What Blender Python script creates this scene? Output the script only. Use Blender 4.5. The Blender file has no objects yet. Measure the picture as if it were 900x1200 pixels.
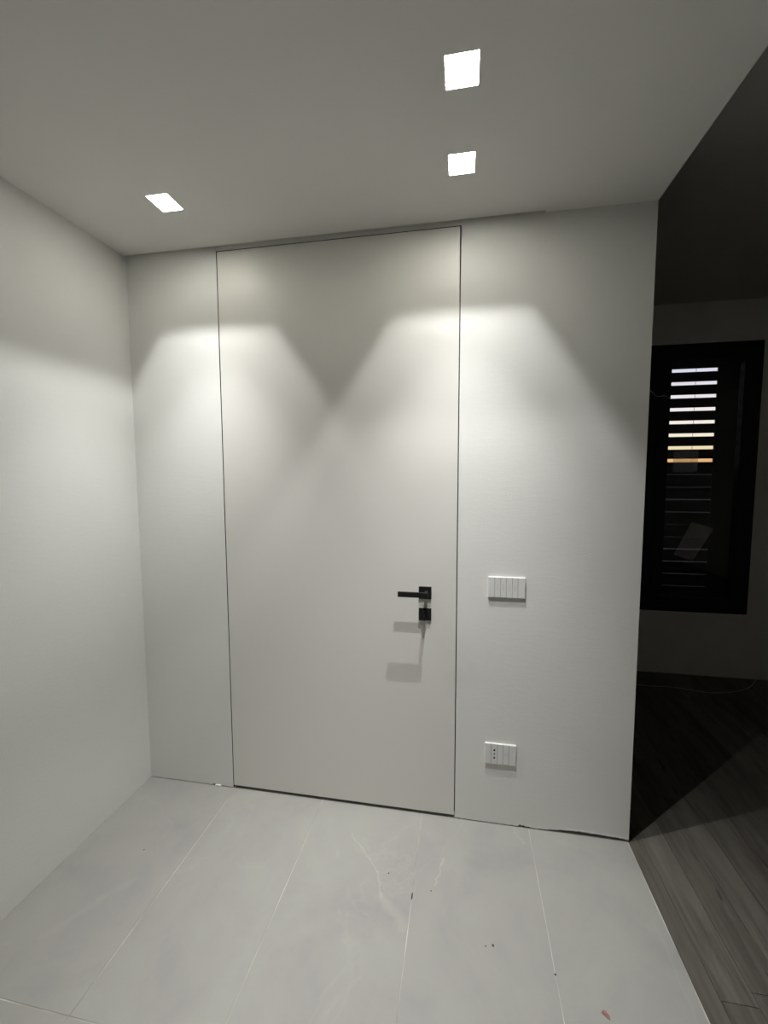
import bpy, bmesh, math, random
from mathutils import Vector, Matrix

random.seed(7)
sc = bpy.context.scene
COL = sc.collection

# ---------------------------------------------------------------- camera
CAM = Vector((1.6613, -1.9674, 1.6316))
YAW, PITCH, ROLL, FPX = -0.1817, -0.0812, -0.0028, 504.9
fw = Vector((math.sin(YAW)*math.cos(PITCH), math.cos(YAW)*math.cos(PITCH), math.sin(PITCH)))
rt = fw.cross(Vector((0, 0, 1))).normalized()
up = rt.cross(fw)
r2 = rt*math.cos(ROLL) + up*math.sin(ROLL)
u2 = up*math.cos(ROLL) - rt*math.sin(ROLL)
cd = bpy.data.cameras.new('camera')
cd.sensor_fit = 'HORIZONTAL'
cd.sensor_width = 36.0
cd.lens = FPX/900*36.0
cd.clip_start = 0.02
co = bpy.data.objects.new('camera', cd)
m = Matrix((r2, u2, -fw)).transposed().to_4x4()
m.translation = CAM
co.matrix_world = m
COL.objects.link(co)
sc.camera = co

# ---------------------------------------------------------------- world: dusk sky, dark ground
w = bpy.data.worlds.new('world'); sc.world = w; w.use_nodes = True
nt = w.node_tree; nt.nodes.clear()
geo = nt.nodes.new('ShaderNodeTexCoord')
sep = nt.nodes.new('ShaderNodeSeparateXYZ')
ramp = nt.nodes.new('ShaderNodeValToRGB')
mr = nt.nodes.new('ShaderNodeMapRange')
mr.inputs['From Min'].default_value = -0.1
mr.inputs['From Max'].default_value = 1.0
bg = nt.nodes.new('ShaderNodeBackground'); bg.inputs['Strength'].default_value = 1.0
out = nt.nodes.new('ShaderNodeOutputWorld')
nt.links.new(geo.outputs['Generated'], sep.inputs[0])
nt.links.new(sep.outputs['Z'], mr.inputs['Value'])
nt.links.new(mr.outputs[0], ramp.inputs[0])
nt.links.new(ramp.outputs[0], bg.inputs['Color'])
nt.links.new(bg.outputs[0], out.inputs[0])
def zpos(z): return (z + 0.1)/1.1
stops = [(-0.1, (.012, .013, .018)), (0.012, (.016, .016, .02)), (0.02, (.85, .42, .17)), (0.034, (1.05, .62, .28)),
         (0.058, (1.1, .95, .62)), (0.085, (1.1, 1.0, .88)), (0.14, (1.05, .97, 1.0)), (0.21, (.8, .77, .95)), (1.0, (.25, .28, .48))]
el = ramp.color_ramp.elements
while len(el) < len(stops): el.new(0.5)
for e, (z, c) in zip(el, stops):
    e.position = zpos(z); e.color = (*c, 1)

# ---------------------------------------------------------------- exposure
vs = sc.view_settings
vs.view_transform = 'Standard'; vs.look = 'None'; vs.gamma = 1.0; vs.exposure = 0.0
vs.use_curve_mapping = False

# lamp strengths (used by the downlight builder below)
SPOT_W = 72.0      # main beam of each lamp
SPILL_W = 35.0     # wide spill around it
RECESS_GLOW = 56.0  # added glow of the recess walls, in place of bounced lamp light
LAMP_COL = (0.995, 1.0, 0.98)

# ---------------------------------------------------------------- dimensions
H = 2.72            # lowered ceiling
HD = 2.97           # ceiling of the dark room
W = 2.408           # end of the back wall / edge of the tiles
XL, XR, DT = 0.4881, 1.6405, 2.7068   # door opening
YB = -3.6           # wall behind the camera
YF = 1.862          # far wall of the dark room
XE = 5.8            # right wall of the dark room

# ---------------------------------------------------------------- helpers
def box(bm, x0, x1, y0, y1, z0, z1, bev=0.0, seg=1):
    t = bmesh.new()
    vs_ = [t.verts.new((x, y, z)) for z in (z0, z1) for y in (y0, y1) for x in (x0, x1)]
    for f in ((0, 2, 3, 1), (4, 5, 7, 6), (0, 1, 5, 4), (2, 6, 7, 3), (0, 4, 6, 2), (1, 3, 7, 5)):
        t.faces.new([vs_[i] for i in f])
    if bev > 0:
        bmesh.ops.bevel(t, geom=list(t.edges), offset=bev, segments=seg, affect='EDGES', profile=0.5)
    me = bpy.data.meshes.new('tmp'); t.to_mesh(me); t.free()
    bm.from_mesh(me); bpy.data.meshes.remove(me)

def prism(bm, pts, axis, a, b):
    """extrude a polygon given in the two other axes (order kept) from a to b along axis"""
    def P(p, v):
        q = list(p); q.insert(axis, v); return q
    A = [bm.verts.new(P(p, a)) for p in pts]; B = [bm.verts.new(P(p, b)) for p in pts]
    n = len(pts)
    bm.faces.new(A); bm.faces.new(B[::-1])
    for i in range(n):
        j = (i+1) % n
        bm.faces.new([A[j], A[i], B[i], B[j]])

def cyl(bm, c, r, axis, a, b, n=24):
    pts = [(c[0]+r*math.cos(2*math.pi*i/n), c[1]+r*math.sin(2*math.pi*i/n)) for i in range(n)]
    prism(bm, pts, axis, a, b)

def tube(bm, pts, r, n=8):
    pts = [Vector(p) for p in pts]
    sm = []
    for i in range(len(pts)-1):                       # Catmull-Rom
        p0 = pts[max(i-1, 0)]; p1 = pts[i]; p2 = pts[i+1]; p3 = pts[min(i+2, len(pts)-1)]
        for k in range(8):
            t = k/8
            sm.append(0.5*((2*p1)+(p2-p0)*t+(2*p0-5*p1+4*p2-p3)*t*t+(3*p1-p0-3*p2+p3)*t**3))
    sm.append(pts[-1])
    rings = []
    for i, p in enumerate(sm):
        d = (sm[min(i+1, len(sm)-1)]-sm[max(i-1, 0)]).normalized()
        a = d.cross(Vector((0, 0, 1)))
        if a.length < 1e-3: a = d.cross(Vector((1, 0, 0)))
        a.normalize(); b = d.cross(a)
        rings.append([bm.verts.new(p+a*r*math.cos(2*math.pi*k/n)+b*r*math.sin(2*math.pi*k/n)) for k in range(n)])
    for q, s in zip(rings, rings[1:]):
        for k in range(n):
            bm.faces.new([q[k], q[(k+1) % n], s[(k+1) % n], s[k]])
    bm.faces.new(rings[0][::-1]); bm.faces.new(rings[-1])

def obj(name, bm, mat, parent=None, loc=None, smooth=False):
    bmesh.ops.recalc_face_normals(bm, faces=list(bm.faces))
    me = bpy.data.meshes.new(name)
    if loc is not None:
        bmesh.ops.translate(bm, verts=list(bm.verts), vec=-Vector(loc))
    bm.to_mesh(me); bm.free()
    me.materials.append(mat)
    if smooth:
        for p in me.polygons: p.use_smooth = True
    o = bpy.data.objects.new(name, me)
    COL.objects.link(o)
    if loc is not None: o.location = loc
    if parent is not None:
        o.parent = parent
        pl = Vector((0, 0, 0)); q = parent
        while q is not None:
            pl += q.location; q = q.parent
        o.location = Vector(loc or (0, 0, 0)) - pl
    return o

def empty(name, loc):
    o = bpy.data.objects.new(name, None); o.empty_display_size = 0.05
    o.location = loc; COL.objects.link(o); return o

def tag(o, label, cat=None, group=None, kind=None):
    o['label'] = label
    if cat: o['category'] = cat
    if group: o['group'] = group
    if kind: o['kind'] = kind
    return o

# ---------------------------------------------------------------- materials
def mat(name, col, rough=0.5, metal=0.0, spec=0.5):
    mm = bpy.data.materials.new(name); mm.use_nodes = True
    b = mm.node_tree.nodes['Principled BSDF']
    b.inputs['Base Color'].default_value = (*col, 1)
    b.inputs['Roughness'].default_value = rough
    b.inputs['Metallic'].default_value = metal
    b.inputs['Specular IOR Level'].default_value = spec
    return mm, mm.node_tree, b

def N(t, kind, **kw):
    n = t.nodes.new(kind)
    for k, v in kw.items():
        if k in n.inputs: n.inputs[k].default_value = v
        else: setattr(n, k, v)
    return n

def noise(t, vec, scale, detail=4, rough=0.5, dist=0.0):
    n = N(t, 'ShaderNodeTexNoise')
    n.inputs['Scale'].default_value = scale; n.inputs['Detail'].default_value = detail
    n.inputs['Roughness'].default_value = rough; n.inputs['Distortion'].default_value = dist
    if vec is not None: t.links.new(vec, n.inputs['Vector'])
    return n.outputs['Fac']

def mapped(t, scale=(1, 1, 1), coord='Object'):
    tc = N(t, 'ShaderNodeTexCoord'); mp = N(t, 'ShaderNodeMapping')
    mp.inputs['Scale'].default_value = scale
    t.links.new(tc.outputs[coord], mp.inputs['Vector'])
    return mp.outputs['Vector']

def world_pos(t, scale=(1, 1, 1)):
    g = N(t, 'ShaderNodeNewGeometry'); mp = N(t, 'ShaderNodeMapping')
    mp.inputs['Scale'].default_value = scale
    t.links.new(g.outputs['Position'], mp.inputs['Vector'])
    return mp.outputs['Vector']

def maprange(t, v, a, b, c, d, smooth=False):
    n = N(t, 'ShaderNodeMapRange')
    if smooth: n.interpolation_type = 'SMOOTHSTEP'
    t.links.new(v, n.inputs['Value'])
    for i, x in zip(('From Min', 'From Max', 'To Min', 'To Max'), (a, b, c, d)): n.inputs[i].default_value = x
    return n.outputs[0]

def mixcol(t, fac, a, b, blend='MIX'):
    n = N(t, 'ShaderNodeMix'); n.data_type = 'RGBA'; n.blend_type = blend
    for s, v in ((n.inputs[0], fac), (n.inputs[6], a), (n.inputs[7], b)):
        if isinstance(v, (int, float)): s.default_value = v
        elif isinstance(v, tuple): s.default_value = (*v, 1)
        else: t.links.new(v, s)
    return n.outputs[2]

def math_(t, op, a, b=None):
    n = N(t, 'ShaderNodeMath'); n.operation = op
    for s, v in zip(n.inputs, (a, b)):
        if v is None: continue
        if isinstance(v, (int, float)): s.default_value = v
        else: t.links.new(v, s)
    return n.outputs[0]

def bump(t, b, h, strength, dist):
    n = N(t, 'ShaderNodeBump'); n.inputs['Strength'].default_value = strength; n.inputs['Distance'].default_value = dist
    t.links.new(h, n.inputs['Height']); t.links.new(n.outputs[0], b.inputs['Normal'])

def plaster(name, col, rough=0.85, peel=0.4):
    mm, t, b = mat(name, col, rough, spec=0.25)
    v = world_pos(t)
    big = maprange(t, noise(t, v, 1.7, 3), .3, .7, 0, 1)
    c = mixcol(t, big, tuple(x*.975 for x in col), tuple(min(1, x*1.015) for x in col))
    t.links.new(c, b.inputs['Base Color'])
    fine = noise(t, v, 170, 3, .6)
    roll = noise(t, world_pos(t, (6, 6, 22)), 3, 3, .5)
    h = math_(t, 'ADD', math_(t, 'MULTIPLY', fine, .6), math_(t, 'MULTIPLY', roll, .5))
    bump(t, b, h, peel, 0.002)
    return mm

M = {}
M['wall'] = plaster('wall_paint', (.835, .832, .803))
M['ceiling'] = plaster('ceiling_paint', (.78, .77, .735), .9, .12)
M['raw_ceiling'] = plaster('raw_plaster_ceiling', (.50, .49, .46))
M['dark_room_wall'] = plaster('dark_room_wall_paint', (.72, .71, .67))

mm, t, b = mat('door_lacquer', (.80, .787, .745), .38, spec=.35)
v = world_pos(t)
bump(t, b, noise(t, v, 90, 2), .03, .001)
t.links.new(maprange(t, noise(t, v, 4, 3), .3, .7, .35, .43), b.inputs['Roughness'])
M['door'] = mm

M['black_metal'], t, b = mat('black_matt_metal', (.012, .012, .012), .42, spec=.4)
bump(t, b, noise(t, mapped(t), 900, 2), .05, .0005)
M['black_frame'], t, b = mat('black_window_frame', (.008, .008, .008), .5, spec=.3)
M['black_gap'], t, b = mat('dark_door_jamb', (.02, .019, .017), .7, spec=.2)
M['plastic'], t, b = mat('white_plastic', (.80, .80, .78), .35, spec=.45)
t.links.new(mixcol(t, noise(t, mapped(t), 30, 2), (.79, .79, .77), (.82, .82, .80)), b.inputs['Base Color'])
M['print_and_seam_shade'], t, b = mat('grey_print_and_shade', (.52, .52, .52), .5)
M['hole'], t, b = mat('socket_hole', (.004, .004, .004), .8, spec=.1)
M['grout'], t, b = mat('pale_grout', (.56, .55, .49), .9, spec=.1)
t.links.new(mixcol(t, maprange(t, noise(t, world_pos(t), 5, 4), .35, .65, 0, 1), (.34, .33, .30), (.62, .60, .53)), b.inputs['Base Color'])
M['subfloor'], t, b = mat('dark_subfloor', (.03, .028, .025), .9, spec=.1)

# porcelain stone tile, with the faint pale veins that run across the photographed tiles
mm, t, b = mat('grey_stone_tile', (.36, .35, .33), .5, spec=.35)
pos = N(t, 'ShaderNodeNewGeometry').outputs['Position']
oi = N(t, 'ShaderNodeObjectInfo')
sc1 = maprange(t, noise(t, pos, 2.6, 6, .6, .6), .32, .68, 0, 1)
sc2 = maprange(t, noise(t, world_pos(t, (1.0, .55, 1)), 9, 5, .65, 1.2), .3, .7, 0, 1)
c = mixcol(t, sc1, (.310, .300, .292), (.372, .368, .340))
c = mixcol(t, math_(t, 'MULTIPLY', sc2, .35), c, (.395, .387, .355))
c = mixcol(t, math_(t, 'MULTIPLY', oi.outputs['Random'], .12), c, (.28, .27, .265))
ridge = math_(t, 'ABSOLUTE', math_(t, 'SUBTRACT', noise(t, world_pos(t, (1, .8, 1)), 1.5, 5, .55, .7), .5))
vein = maprange(t, ridge, 0, .012, .07, 0, True)
patch = maprange(t, noise(t, pos, 1.1, 2), .5, .62, 0, 1, True)
c = mixcol(t, math_(t, 'MULTIPLY', vein, patch), c, (.60, .58, .52))
def seg(a, bb, wd, amt):
    global c
    A = Vector((*a, 0)); D = Vector((*bb, 0)) - A
    s = N(t, 'ShaderNodeVectorMath'); s.operation = 'SUBTRACT'
    wob = N(t, 'ShaderNodeTexNoise'); wob.inputs['Scale'].default_value = 20
    t.links.new(pos, wob.inputs['Vector'])
    sh = N(t, 'ShaderNodeVectorMath'); sh.operation = 'MULTIPLY_ADD'
    t.links.new(wob.outputs['Color'], sh.inputs[0]); sh.inputs[1].default_value = (.05, .05, 0)
    t.links.new(pos, sh.inputs[2])
    t.links.new(sh.outputs[0], s.inputs[0]); s.inputs[1].default_value = A + Vector((.025, .025, 0))
    d = N(t, 'ShaderNodeVectorMath'); d.operation = 'DOT_PRODUCT'
    t.links.new(s.outputs[0], d.inputs[0]); d.inputs[1].default_value = D
    k = N(t, 'ShaderNodeClamp'); t.links.new(math_(t, 'DIVIDE', d.outputs['Value'], D.length_squared), k.inputs[0])
    q = N(t, 'ShaderNodeVectorMath'); q.operation = 'SCALE'
    q.inputs[0].default_value = D; t.links.new(k.outputs[0], q.inputs['Scale'])
    e = N(t, 'ShaderNodeVectorMath'); e.operation = 'DISTANCE'
    t.links.new(s.outputs[0], e.inputs[0]); t.links.new(q.outputs[0], e.inputs[1])
    c = mixcol(t, maprange(t, e.outputs['Value'], 0, wd, amt, 0, True), c, (.60, .585, .53))
seg((1.175, -.175), (1.33, -.34), .006, .20)
seg((1.33, -.34), (1.37, -.45), .007, .22)
seg((1.37, -.45), (1.46, -.53), .035, .14)
seg((1.60, -.23), (1.565, -.36), .005, .30)
seg((1.90, -.005), (1.95, -.09), .005, .22)
seg((.36, -.55), (.20, -.80), .025, .07)
t.links.new(c, b.inputs['Base Color'])
t.links.new(maprange(t, sc2, 0, 1, .42, .58), b.inputs['Roughness'])
bump(t, b, noise(t, pos, 60, 4), .06, .001)
M['tile'] = mm

# dark greyed oak parquet
mm, t, b = mat('dark_oak_plank', (.1, .09, .075), .5, spec=.35)
oi = N(t, 'ShaderNodeObjectInfo')
tc = N(t, 'ShaderNodeNewGeometry')
off = N(t, 'ShaderNodeVectorMath'); off.operation = 'MULTIPLY_ADD'
cmb = N(t, 'ShaderNodeCombineXYZ')
t.links.new(oi.outputs['Random'], cmb.inputs[1]); t.links.new(oi.outputs['Random'], cmb.inputs[2])
t.links.new(cmb.outputs[0], off.inputs[0]); off.inputs[1].default_value = (0, 23, 9)
t.links.new(tc.outputs['Position'], off.inputs[2])
mp = N(t, 'ShaderNodeMapping'); mp.inputs['Scale'].default_value = (1, .09, 1)
t.links.new(off.outputs[0], mp.inputs['Vector'])
g1 = maprange(t, noise(t, mp.outputs[0], 34, 6, .62, 1.0), .3, .7, 0, 1)
g2 = maprange(t, noise(t, mp.outputs[0], 13, 3, .5, .8), .42, .62, 0, 1)
c = mixcol(t, g1, (.064, .057, .049), (.165, .152, .131))
c = mixcol(t, math_(t, 'MULTIPLY', g2, .45), c, (.20, .19, .165))
c = mixcol(t, math_(t, 'MULTIPLY', oi.outputs['Random'], .55), c, (.075, .066, .056))
crack = maprange(t, noise(t, mp.outputs[0], 19, 2, .4, 1.5), .27, .33, .8, 0, True)
c = mixcol(t, crack, c, (.03, .027, .022))
t.links.new(c, b.inputs['Base Color'])
bump(t, b, g1, .15, .001)
M['plank'] = mm

# glass: faint mirror on a clear pane
mm = bpy.data.materials.new('window_glass'); mm.use_nodes = True; t = mm.node_tree; t.nodes.clear()
fr = N(t, 'ShaderNodeFresnel'); fr.inputs['IOR'].default_value = 1.45
tr = N(t, 'ShaderNodeBsdfTransparent'); tr.inputs['Color'].default_value = (.93, .95, .95, 1)
gl = N(t, 'ShaderNodeBsdfGlossy'); gl.inputs['Roughness'].default_value = .02
mx = N(t, 'ShaderNodeMixShader'); o_ = N(t, 'ShaderNodeOutputMaterial')
t.links.new(fr.outputs[0], mx.inputs[0]); t.links.new(tr.outputs[0], mx.inputs[1]); t.links.new(gl.outputs[0], mx.inputs[2])
t.links.new(mx.outputs[0], o_.inputs[0])
M['glass'] = mm
# faint window reflection, painted as a thin see-through layer
mm = bpy.data.materials.new('painted_reflection'); mm.use_nodes = True; t = mm.node_tree; t.nodes.clear()
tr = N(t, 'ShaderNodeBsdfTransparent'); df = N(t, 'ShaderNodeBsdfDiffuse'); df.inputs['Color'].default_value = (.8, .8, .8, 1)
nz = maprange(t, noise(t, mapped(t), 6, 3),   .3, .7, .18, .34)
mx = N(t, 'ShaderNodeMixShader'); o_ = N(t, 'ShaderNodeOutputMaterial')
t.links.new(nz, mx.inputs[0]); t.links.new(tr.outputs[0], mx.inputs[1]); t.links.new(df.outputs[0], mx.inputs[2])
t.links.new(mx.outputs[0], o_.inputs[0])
M['reflection_patch'] = mm

def emit(name, col, s, base=(.1, .1, .1)):
    mm, t, b = mat(name, base, .6)
    b.inputs['Emission Color'].default_value = (*col, 1)
    b.inputs['Emission Strength'].default_value = s
    return mm
M['recess_glow'] = emit('added_recess_glow', (1.0, .975, .88), RECESS_GLOW)
M['lens'] = emit('lit_led_lens', (1.0, .97, .90), 60)
M['shutter'], t, b = mat('dark_shutter_slat', (.02, .02, .021), .55, spec=.3)
M['cable'], t, b = mat('pale_cable', (.45, .44, .42), .5)
M['white_chip'], t, b = mat('white_plaster_chip', (.85, .84, .80), .7)
M['crumb'], t, b = mat('dark_crumb', (.05, .045, .04), .8)
M['red_scrap'], t, b = mat('red_plastic_scrap', (.42, .10, .10), .5)
t.links.new(mixcol(t, noise(t, mapped(t), 80, 2), (.20, .06, .065), (.38, .19, .18)), b.inputs['Base Color'])

# ================================================================ SETTING
# --- floors
bm = bmesh.new(); box(bm, -.12, W, YB, .14, -.12, -.0012)
floor = tag(obj('floor', bm, M['grout']), 'grey stone tile floor with pale joints below the tall door', 'floor', kind='structure')
jx = [0.0, .5016, .9802, 1.4833, 1.9786, W]
jy = [.13, -.98, -1.96, -2.94, YB]
for i in range(5):
    for j in range(4):
        bm = bmesh.new()
        x0 = jx[i] + (.0016 if i else -.0); x1 = jx[i+1] - (.0016 if i < 4 else .005)
        y1 = jy[j] - (.0018 if j else 0); y0 = jy[j+1] + (.0018 if j < 3 else 0)
        box(bm, x0, x1, y0, y1, -.010, 0, .0006)
        obj('floor_tile', bm, M['tile'], floor, loc=((x0+x1)/2, (y0+y1)/2, 0))

bm = bmesh.new(); box(bm, W, XE, YB, YF+.02, -.12, -.012)
wood = tag(obj('floor', bm, M['subfloor']), 'dark oak parquet floor of the unlit room', 'floor', kind='structure')
PW = .1083
px = [W+.001, 2.471] 
while px[-1] < 4.85: px.append(px[-1]+PW)
meshes = {}
NEAR_Y0 = -1.75
for i in range(len(px)-1):
    y = YF - random.uniform(.2, 1.9)
    ys = [YF+.01]
    while y > NEAR_Y0:
        ys.append(y); y -= random.uniform(1.8, 2.4)
    ys.append(NEAR_Y0)
    for y1, y0 in zip(ys, ys[1:]):
        L = y1-y0; wd = px[i+1]-px[i]
        bm = bmesh.new()
        box(bm, -wd/2+.0007, wd/2-.0007, -L/2+.0007, L/2-.0007, -.012, -.0005, .0005)
        o = obj('plank', bm, M['plank'], wood)
        o.location = ((px[i]+px[i+1])/2, (y0+y1)/2, 0)
# the parquet goes on behind the camera and towards the far side, too far off to pick planks apart
bm = bmesh.new()
x = px[0]
while x < XE-.02:
    x1 = min(x+PW, XE)
    box(bm, x+.0007, x1-.0007, YB, NEAR_Y0-.001, -.012, -.0005)
    x += PW
x = px[-1]
while x < XE-.02:
    x1 = min(x+PW, XE)
    box(bm, x+.0007, x1-.0007, NEAR_Y0, YF+.01, -.012, -.0005)
    x += PW
tag(obj('plank_field', bm, M['plank'], wood), 'parquet running on out of sight', kind='stuff')

# --- back wall around the door: broken plaster edge at the floor, left and right of the door
def edge_profile(x0, x1, fn, n):
    return [(x0+(x1-x0)*i/n, fn(x0+(x1-x0)*i/n)) for i in range(n+1)]
rnd = random.Random(3)
def left_edge(x):
    return .0022 + .0015*rnd.random() + (.004 if x > .43 else 0)*rnd.random() + (.006 if .37 < x < .42 else 0)
def right_edge(x):
    z = .0035 + .003*rnd.random()
    if 1.93 < x < 1.985: z += .012*rnd.random()
    if x > 2.06: z += 0.0125*math.sin(min(1, (x-2.06)/.34)*math.pi)**.6 + .001*rnd.random()
    if x > 2.35: z += .005*rnd.random()
    return z
bm = bmesh.new()
JW = .002
prism(bm, edge_profile(-.0, XL, left_edge, 60) + [(XL, H), (0, H)], 1, 0, .12)
prism(bm, edge_profile(XR, W, right_edge, 110) + [(W, H), (XR, H)], 1, 0, .12)
box(bm, XL, XR, .004, .12, DT+.001, H)
wb = tag(obj('wall_back', bm, M['wall']), 'white painted back wall holding the flush door', 'wall', kind='structure')
# plaster ridge just over the broken base on the right
bm = bmesh.new()
tube(bm, [(2.10, .0009, .0215), (2.18, .0007, .0245), (2.27, .0007, .0225), (2.34, .0007, .0185), (2.395, .0007, .019)], .0016, 6)
obj('plaster_ridge', bm, M['wall'], wb)

bm = bmesh.new(); box(bm, -.14, 0, YB-.12, YF+.3, -.12, HD+.1)
tag(obj('wall_left', bm, M['wall']), 'white painted wall on the left lit by downlights', 'wall', kind='structure')
bm = bmesh.new(); box(bm, 0, XE, YB-.12, YB, -.12, HD)
tag(obj('wall_front', bm, M['dark_room_wall']), 'white wall behind the camera', 'wall', kind='structure')
bm = bmesh.new(); box(bm, W-.12, W, .12, YF, -.01, HD)
tag(obj('wall_passage', bm, M['dark_room_wall']), 'side wall behind the end of the lit wall', 'wall', kind='structure')
bm = bmesh.new(); box(bm, XE, XE+.12, YB-.12, YF+.3, -.12, HD)
tag(obj('wall_right', bm, M['dark_room_wall']), 'far right wall of the unlit room', 'wall', kind='structure')
# far wall with the window opening
WX0, WX1, WZ0, WZ1 = 2.48, 3.901, .526, 2.661
bm = bmesh.new()
box(bm, -.0, WX0, YF, YF+.30, -.12, HD); box(bm, WX1, XE, YF, YF+.30, -.12, HD)
box(bm, WX0, WX1, YF, YF+.30, -.12, WZ0); box(bm, WX0, WX1, YF, YF+.30, WZ1, HD)
tag(obj('wall_far', bm, M['dark_room_wall']), 'unlit wall around the black window', 'wall', kind='structure')

# --- ceilings
lights = [(1.645, -.697), (1.643, -.345), (.480, -.345)]
HX, HY, HZ, TR = .044, .050, .065, .0012
SLX = 1.982
xs = sorted({0, W, SLX} | {x+s*(HX+TR) for x, y in lights for s in (-1, 1)})
ys = sorted({YB, 0, -.016} | {y+s*(HY+TR) for x, y in lights for s in (-1, 1)})
bm = bmesh.new()
for a, bx in zip(xs, xs[1:]):
    for c0, c1 in zip(ys, ys[1:]):
        mx_, my_ = (a+bx)/2, (c0+c1)/2
        if any(abs(mx_-x) < HX+TR and abs(my_-y) < HY+TR for x, y in lights): continue
        if c0 >= -.017 and mx_ < SLX: continue         # open shadow gap along the wall
        box(bm, a, bx, c0, c1, H, H+.04)
bmesh.ops.remove_doubles(bm, verts=list(bm.verts), dist=1e-5)
# inner faces shared by two neighbouring cells go
dead = [f for f in bm.faces if any(g is not f and set(g.verts) == set(f.verts) for e in f.edges for g in e.link_faces)]
box_over = bmesh.ops.delete(bm, geom=dead, context='FACES')
box(bm, 0, W, 0, .12, H, H+.04)
box(bm, W-.03, W, YB, .12, H+.04, HD)
tag(obj('ceiling', bm, M['ceiling']), 'lowered white ceiling with square recessed lights', 'ceiling', kind='structure')
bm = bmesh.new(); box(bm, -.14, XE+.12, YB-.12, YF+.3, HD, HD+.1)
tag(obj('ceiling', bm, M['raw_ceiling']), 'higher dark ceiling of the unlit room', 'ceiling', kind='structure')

# ================================================================ DOOR
door = tag(empty('door_1', ((XL+XR)/2, 0, 0)), 'tall flush off-white door with black lever handle', 'door', kind='structure')
G = .0045
bm = bmesh.new(); box(bm, XL+G, XR-G, .0, 0.045, .0165, DT-G, .0008)
obj('door_leaf', bm, M['door'], door)
bm = bmesh.new()
box(bm, XL+.0005, XL+.03, .047, .09, .001, DT); box(bm, XR-.03, XR-.0005, .047, .09, .001, DT)
box(bm, XL+.03, XR-.03, .047, .09, DT-.03, DT)
box(bm, XL, XL+.0008, .002, .047, .001, DT); box(bm, XR-.0008, XR, .002, .047, .001, DT)
box(bm, XL, XR, .0055, .047, DT-.0006, DT+.0006)
obj('door_jamb', bm, M['black_gap'], door)
bm = bmesh.new(); box(bm, XL+.03, XR-.03, .047, .06, .001, .05)
obj('bottom_seal', bm, M['black_gap'], door)
# lever handle
cx, cz = 1.4935, 1.0955
bm = bmesh.new(); box(bm, cx-.029, cx+.029, -.008, 0, cz-.029, cz+.029, .0012, 2)
ros = obj('handle_rosette', bm, M['black_metal'], door)
bm = bmesh.new()
box(bm, cx+.000, cx+.0155, -.068, -.008, 1.092, 1.108, .001)
box(bm, 1.3745, cx+.0165, -.0705, -.0615, 1.0885, 1.1125, .0012, 2)
obj('lever', bm, M['black_metal'], ros)
# lock
lz = .994
bm = bmesh.new(); box(bm, cx-.029, cx+.029, -.008, 0, lz-.029, lz+.029, .0012, 2)
lock = obj('lock_rosette', bm, M['black_metal'], door)
bm = bmesh.new()
cyl(bm, (cx, lz), .013, 1, -.014, -.008)
box(bm, cx-.0055, cx+.0055, -.037, -.013, lz-.021, lz+.021, .002, 2)
obj('thumb_turn', bm, M['black_metal'], lock)

# ================================================================ SWITCH AND SOCKET PLATES
def wall_plate(name, label, cat, x0, x1, z0, z1, fr):
    t_ = tag(empty(name, ((x0+x1)/2, 0, z0)), label, cat)
    bm = bmesh.new(); box(bm, x0, x1, -.0062, 0, z0, z1, .0008)
    obj('plate', bm, M['plastic'], t_)
    bm = bmesh.new(); box(bm, x0+.002, x1-.002, -.0078, -.005, z0+.002, z1-.002)
    obj('seam_shade', bm, M['print_and_seam_shade'], t_)  # grey backing added to darken the key seams, where shade would fall
    keys = []
    ed = [x0+.0008] + [x0+(x1-x0)*f for f in fr] + [x1-.0008]
    for a, bx in zip(ed, ed[1:]):
        bm = bmesh.new(); box(bm, a+(.0 if a == ed[0] else .0015), bx-(.0 if bx == ed[-1] else .0015), -.0094, -.0050, z0+.0010, z1-.0010, .0004)
        keys.append((obj('key', bm, M['plastic'], t_), (a+bx)/2))
    return t_, keys
sw, keys = wall_plate('light_switch', 'white six-key light switch plate beside the door handle', 'switch', 1.778, 1.938, 1.0905, 1.1835,
                      (.173, .334, .491, .652, .804))
zc = (1.0905+1.1835)/2
for k, x in keys[1:5]:
    bm = bmesh.new(); box(bm, x-.0009, x+.0009, -.0097, -.0093, zc-.016, zc+.016)
    obj('key_mark', bm, M['print_and_seam_shade'], k)
so, keys = wall_plate('power_socket', 'white power socket plate low on the wall near the floor', 'socket', 1.7755, 1.915, .303, .4005,
                      (.2, .40, .585, .77))
zc = (.303+.4005)/2
k, x = keys[1]
for dz, r in ((.0185, .0043), (0, .0034), (-.0185, .0043)):
    bm = bmesh.new(); cyl(bm, (x, zc+dz), r, 1, -.0098, -.0092, 16)
    obj('contact_hole', bm, M['hole'], k)
k, x = keys[3]
bm = bmesh.new()
n = 20
ring = []
for rr in (.0075, .0062):
    ring.append([(bm.verts.new((x+rr*math.cos(2*math.pi*i/n), -.0096, zc+.002+rr*math.sin(2*math.pi*i/n)))) for i in range(n)])
for i in range(n):
    bm.faces.new([ring[0][i], ring[0][(i+1) % n], ring[1][(i+1) % n], ring[1][i]])
obj('key_ring_mark', bm, M['print_and_seam_shade'], k)

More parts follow.
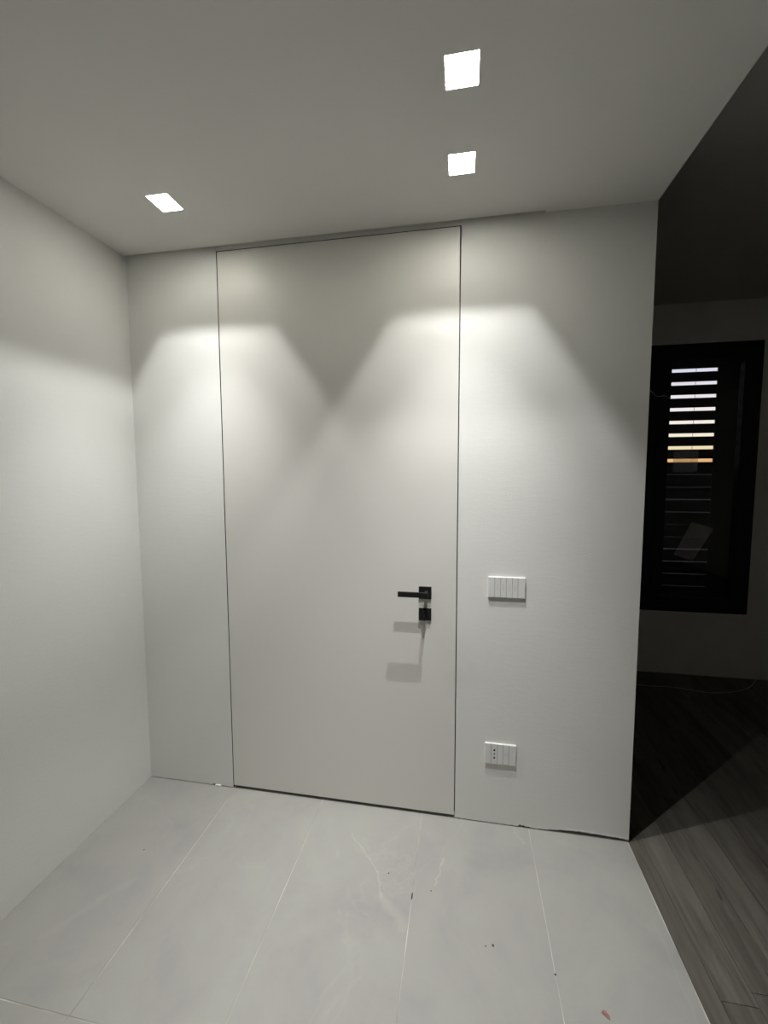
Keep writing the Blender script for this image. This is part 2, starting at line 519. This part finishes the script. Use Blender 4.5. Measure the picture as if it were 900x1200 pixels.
# ================================================================ RECESSED DOWNLIGHTS
def downlight(x, y, label):
    r = tag(empty('recessed_downlight', (x, y, H)), label, 'ceiling light', 'square recessed downlights')
    z1 = H+HZ+.006
    bm = bmesh.new(); T = .0012
    box(bm, x-HX-T, x-HX, y-HY-T, y+HY+T, H+TR, z1); box(bm, x+HX, x+HX+T, y-HY-T, y+HY+T, H+TR, z1)
    box(bm, x-HX, x+HX, y-HY-T, y-HY, H+TR, z1); box(bm, x-HX, x+HX, y+HY, y+HY+T, H+TR, z1)
    obj('glow_lining', bm, M['recess_glow'], r)  # added emissive lining, stands in for light reflected inside the recess
    bm = bmesh.new()                                   # splayed plaster rim round the opening
    lo_ = [bm.verts.new((x+sx*(HX+TR), y+sy*(HY+TR), H)) for sx, sy in ((-1, -1), (1, -1), (1, 1), (-1, 1))]
    hi_ = [bm.verts.new((x+sx*HX, y+sy*HY, H+TR)) for sx, sy in ((-1, -1), (1, -1), (1, 1), (-1, 1))]
    tp_ = [bm.verts.new((x+sx*(HX+TR), y+sy*(HY+TR), H+TR)) for sx, sy in ((-1, -1), (1, -1), (1, 1), (-1, 1))]
    for i in range(4):
        j = (i+1) % 4
        bm.faces.new([lo_[i], lo_[j], hi_[j], hi_[i]]); bm.faces.new([hi_[i], hi_[j], tp_[j], tp_[i]]); bm.faces.new([tp_[i], tp_[j], lo_[j], lo_[i]])
    obj('rim', bm, M['ceiling'], r)
    bm = bmesh.new(); box(bm, x-HX-T, x+HX+T, y-HY-T, y+HY+T, z1, z1+.004)
    obj('housing', bm, M['plastic'], r)
    bm = bmesh.new(); cyl(bm, (x, y), .022, 2, z1-.0015, z1)
    obj('lens', bm, M['lens'], r)
    for nm, e, ang in (('main_beam', SPOT_W, 64), ('spill_beam', SPILL_W, 112)):
        ld = bpy.data.lights.new(nm, 'SPOT'); ld.energy = e; ld.color = LAMP_COL
        ld.shadow_soft_size = .0042; ld.spot_size = math.radians(ang); ld.spot_blend = 1.0
        lo = bpy.data.objects.new(nm, ld); COL.objects.link(lo); lo.parent = r; lo.location = (0, 0, HZ)
    return r
downlight(*lights[0], 'square recessed ceiling light, larger and nearer one of the right pair')
downlight(*lights[1], 'square recessed ceiling light of the right pair, nearer the door')
downlight(*lights[2], 'square recessed ceiling light alone at the left near the corner')

# ================================================================ WINDOW OF THE DARK ROOM
FY0, FY1 = YF-.004, YF+.07
win = tag(empty('window_1', ((WX0+WX1)/2, YF, WZ0)), 'black framed window with slits of evening light', 'window', kind='structure')
def ringbox(bm, x0, x1, z0, z1, w_, y0, y1, bev=.002):
    box(bm, x0, x0+w_, y0, y1, z0, z1, bev); box(bm, x1-w_, x1, y0, y1, z0, z1, bev)
    box(bm, x0+w_, x1-w_, y0, y1, z0, z0+w_, bev); box(bm, x0+w_, x1-w_, y0, y1, z1-w_, z1, bev)
bm = bmesh.new(); ringbox(bm, WX0, WX1, WZ0, WZ1, .05, FY0+.004, FY1)
obj('window_frame', bm, M['black_frame'], win)
XM = 3.190
for a, bx in ((WX0+.045, XM-.001), (XM+.001, WX1-.045)):
    bm = bmesh.new(); ringbox(bm, a, bx, WZ0+.045, WZ1-.045, .078, FY0, FY1-.01)
    s = obj('sash', bm, M['black_frame'], win)
    bm = bmesh.new(); box(bm, a+.07, bx-.07, YF+.024, YF+.030, WZ0+.115, WZ1-.115)
    obj('pane', bm, M['glass'], s)
bm = bmesh.new()
box(bm, WX0, WX0+.006, FY1, YF+.30, WZ0, WZ1); box(bm, WX1-.006, WX1, FY1, YF+.30, WZ0, WZ1)
box(bm, WX0, WX1, FY1, YF+.30, WZ0, WZ0+.006); box(bm, WX0, WX1, FY1, YF+.30, WZ1-.006, WZ1)
obj('reveal_lining', bm, M['black_frame'], win)

# shutter outside the panes: eight open slits at the top, closed below
SY = 2.10
sh = tag(empty('roller_shutter', ((WX0+3.711)/2, SY, WZ0+.006)), 'dark slatted roller shutter outside the window, upper slits open to the sky', 'shutter')
SX0, SX1 = WX0+.02, 3.711
PIT = .1063; Z0 = 1.763
bm = bmesh.new(); box(bm, SX1, WX1-.006, SY-.010, SY+.002, WZ0+.006, WZ1-.006)
obj('guide_rail', bm, M['shutter'], sh)
bm = bmesh.new(); box(bm, WX0+.006, SX0, SY-.03, SY+.03, WZ0+.006, WZ1-.006)
obj('guide_rail', bm, M['shutter'], sh)
def slat(z0, z1):
    bm = bmesh.new()
    n = 6
    pts = [(SY-.006+.004*math.sin(math.pi*i/n), z0+(z1-z0)*i/n) for i in range(n+1)]
    pts += [(y+.008, z) for y, z in reversed(pts)]
    prism(bm, pts, 0, SX0-.004, SX1+.004)
    obj('slat', bm, M['shutter'], sh)
GAP = .0285
k = 7
slat(Z0+7*PIT+GAP/2, WZ1-.02)
for k in range(7): slat(Z0+k*PIT+GAP/2, Z0+(k+1)*PIT-GAP/2)
z = Z0-GAP/2
i = 0
while z > WZ0+.03:
    g = (.006, .004, .009, .005, .001, .002, .010, .007, .003, .002, .001, .001)[i % 12]
    slat(max(z-PIT+g, WZ0+.008), z); z -= PIT; i += 1
bm = bmesh.new()
cyl(bm, (3.558, SY+.012), .0016, 2, WZ0+.01, WZ1-.02, 8)
obj('ladder_cord', bm, M['shutter'], sh)

# faint reflections in the glass, painted as see-through patches
def reflection_patch(name, pts, label):
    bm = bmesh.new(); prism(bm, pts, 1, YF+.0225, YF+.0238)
    tag(obj(name, bm, M['reflection_patch']), label, 'reflection')
reflection_patch('pane_reflection', [(3.321, 1.664), (3.497, 1.664), (3.502, 1.84), (3.321, 1.828)], 'square painted reflection on the window pane under the slits')
reflection_patch('pane_reflection', [(3.36, .996), (3.50, .944), (3.642, 1.212), (3.48, 1.262)], 'tilted painted reflection low on the window pane')

# cables
bm = bmesh.new()
tube(bm, [(2.80, 1.63, .003), (3.029, 1.591, .003), (3.284, 1.595, .003), (3.499, 1.552, .003), (3.696, 1.601, .003), (3.853, 1.696, .003), (3.986, 1.845, .003)], .0028)
tag(obj('cable', bm, M['cable'], smooth=True), 'thin pale cable lying on the dark parquet below the window', 'cable')
bm = bmesh.new()
tube(bm, [(2.95, YF-.006, 2.36), (3.10, YF-.02, 2.315), (3.155, YF-.03, 2.262), (3.215, YF-.03, 2.262), (3.268, YF-.012, 2.235)], .0022)
tag(obj('cord', bm, M['cable'], smooth=True), 'thin cord hanging over the black window stile', 'cord')

# ================================================================ BITS ON THE FLOOR
bm = bmesh.new()
prism(bm, [(.383, .0005), (.418, .0002), (.4165, .0075), (.40, .0085), (.386, .0065)], 1, -.006, .012)
tag(obj('plaster_chip', bm, M['white_chip']), 'white plaster chip wedged under the wall left of the door', 'chip')
bm = bmesh.new()
base = [(-.011, .004), (-.005, .011), (.003, .010), (.011, -.002), (.010, -.011), (.001, -.006)]
A = [bm.verts.new((x, y, .0003 + .004*abs(x+y)/.02)) for x, y in base]
B = [bm.verts.new((x, y, .0013 + .004*abs(x+y)/.02)) for x, y in base]
bm.faces.new(A[::-1]); bm.faces.new(B)
for i in range(6): bm.faces.new([A[i], A[(i+1) % 6], B[(i+1) % 6], B[i]])
o = obj('plastic_scrap', bm, M['red_scrap']); o.location = (2.106, -.686, 0)
tag(o, 'small creased red scrap on the grey tile near the parquet', 'scrap')
for x, y, s, lab in ((1.783, -.546, .0042, 'larger of two dark crumbs side by side on the grey tile'),
                     (1.757, -.553, .003, 'smaller of two dark crumbs side by side on the grey tile'),
                     (1.484, -.42, .005, 'long dark crumb in the pale tile joint below the handle'),
                     (1.378, -.34, .003, 'dark crumb beside the pale vein on the middle tile'),
                     (1.555, -.385, .003, 'dark crumb at the end of the short pale vein'),
                     (1.978, -.60, .004, 'dark crumb in the tile joint nearest the parquet'),
                     (.30, -.42, .003, 'dark crumb on the tile along the left wall')):
    bm = bmesh.new()
    bmesh.ops.create_icosphere(bm, subdivisions=1, radius=s)
    for v in bm.verts:
        v.co *= random.uniform(.75, 1.2); v.co.z = v.co.z*.4 + s*.3
        if abs(x-1.484) < .001: v.co.y *= 3; v.co.x *= .6
        if v.co.z < 0: v.co.z = 0
    o = obj('crumb', bm, M['crumb']); o.location = (x, y, 0)
    tag(o, lab, 'crumb', 'dirt crumbs on the tiles')
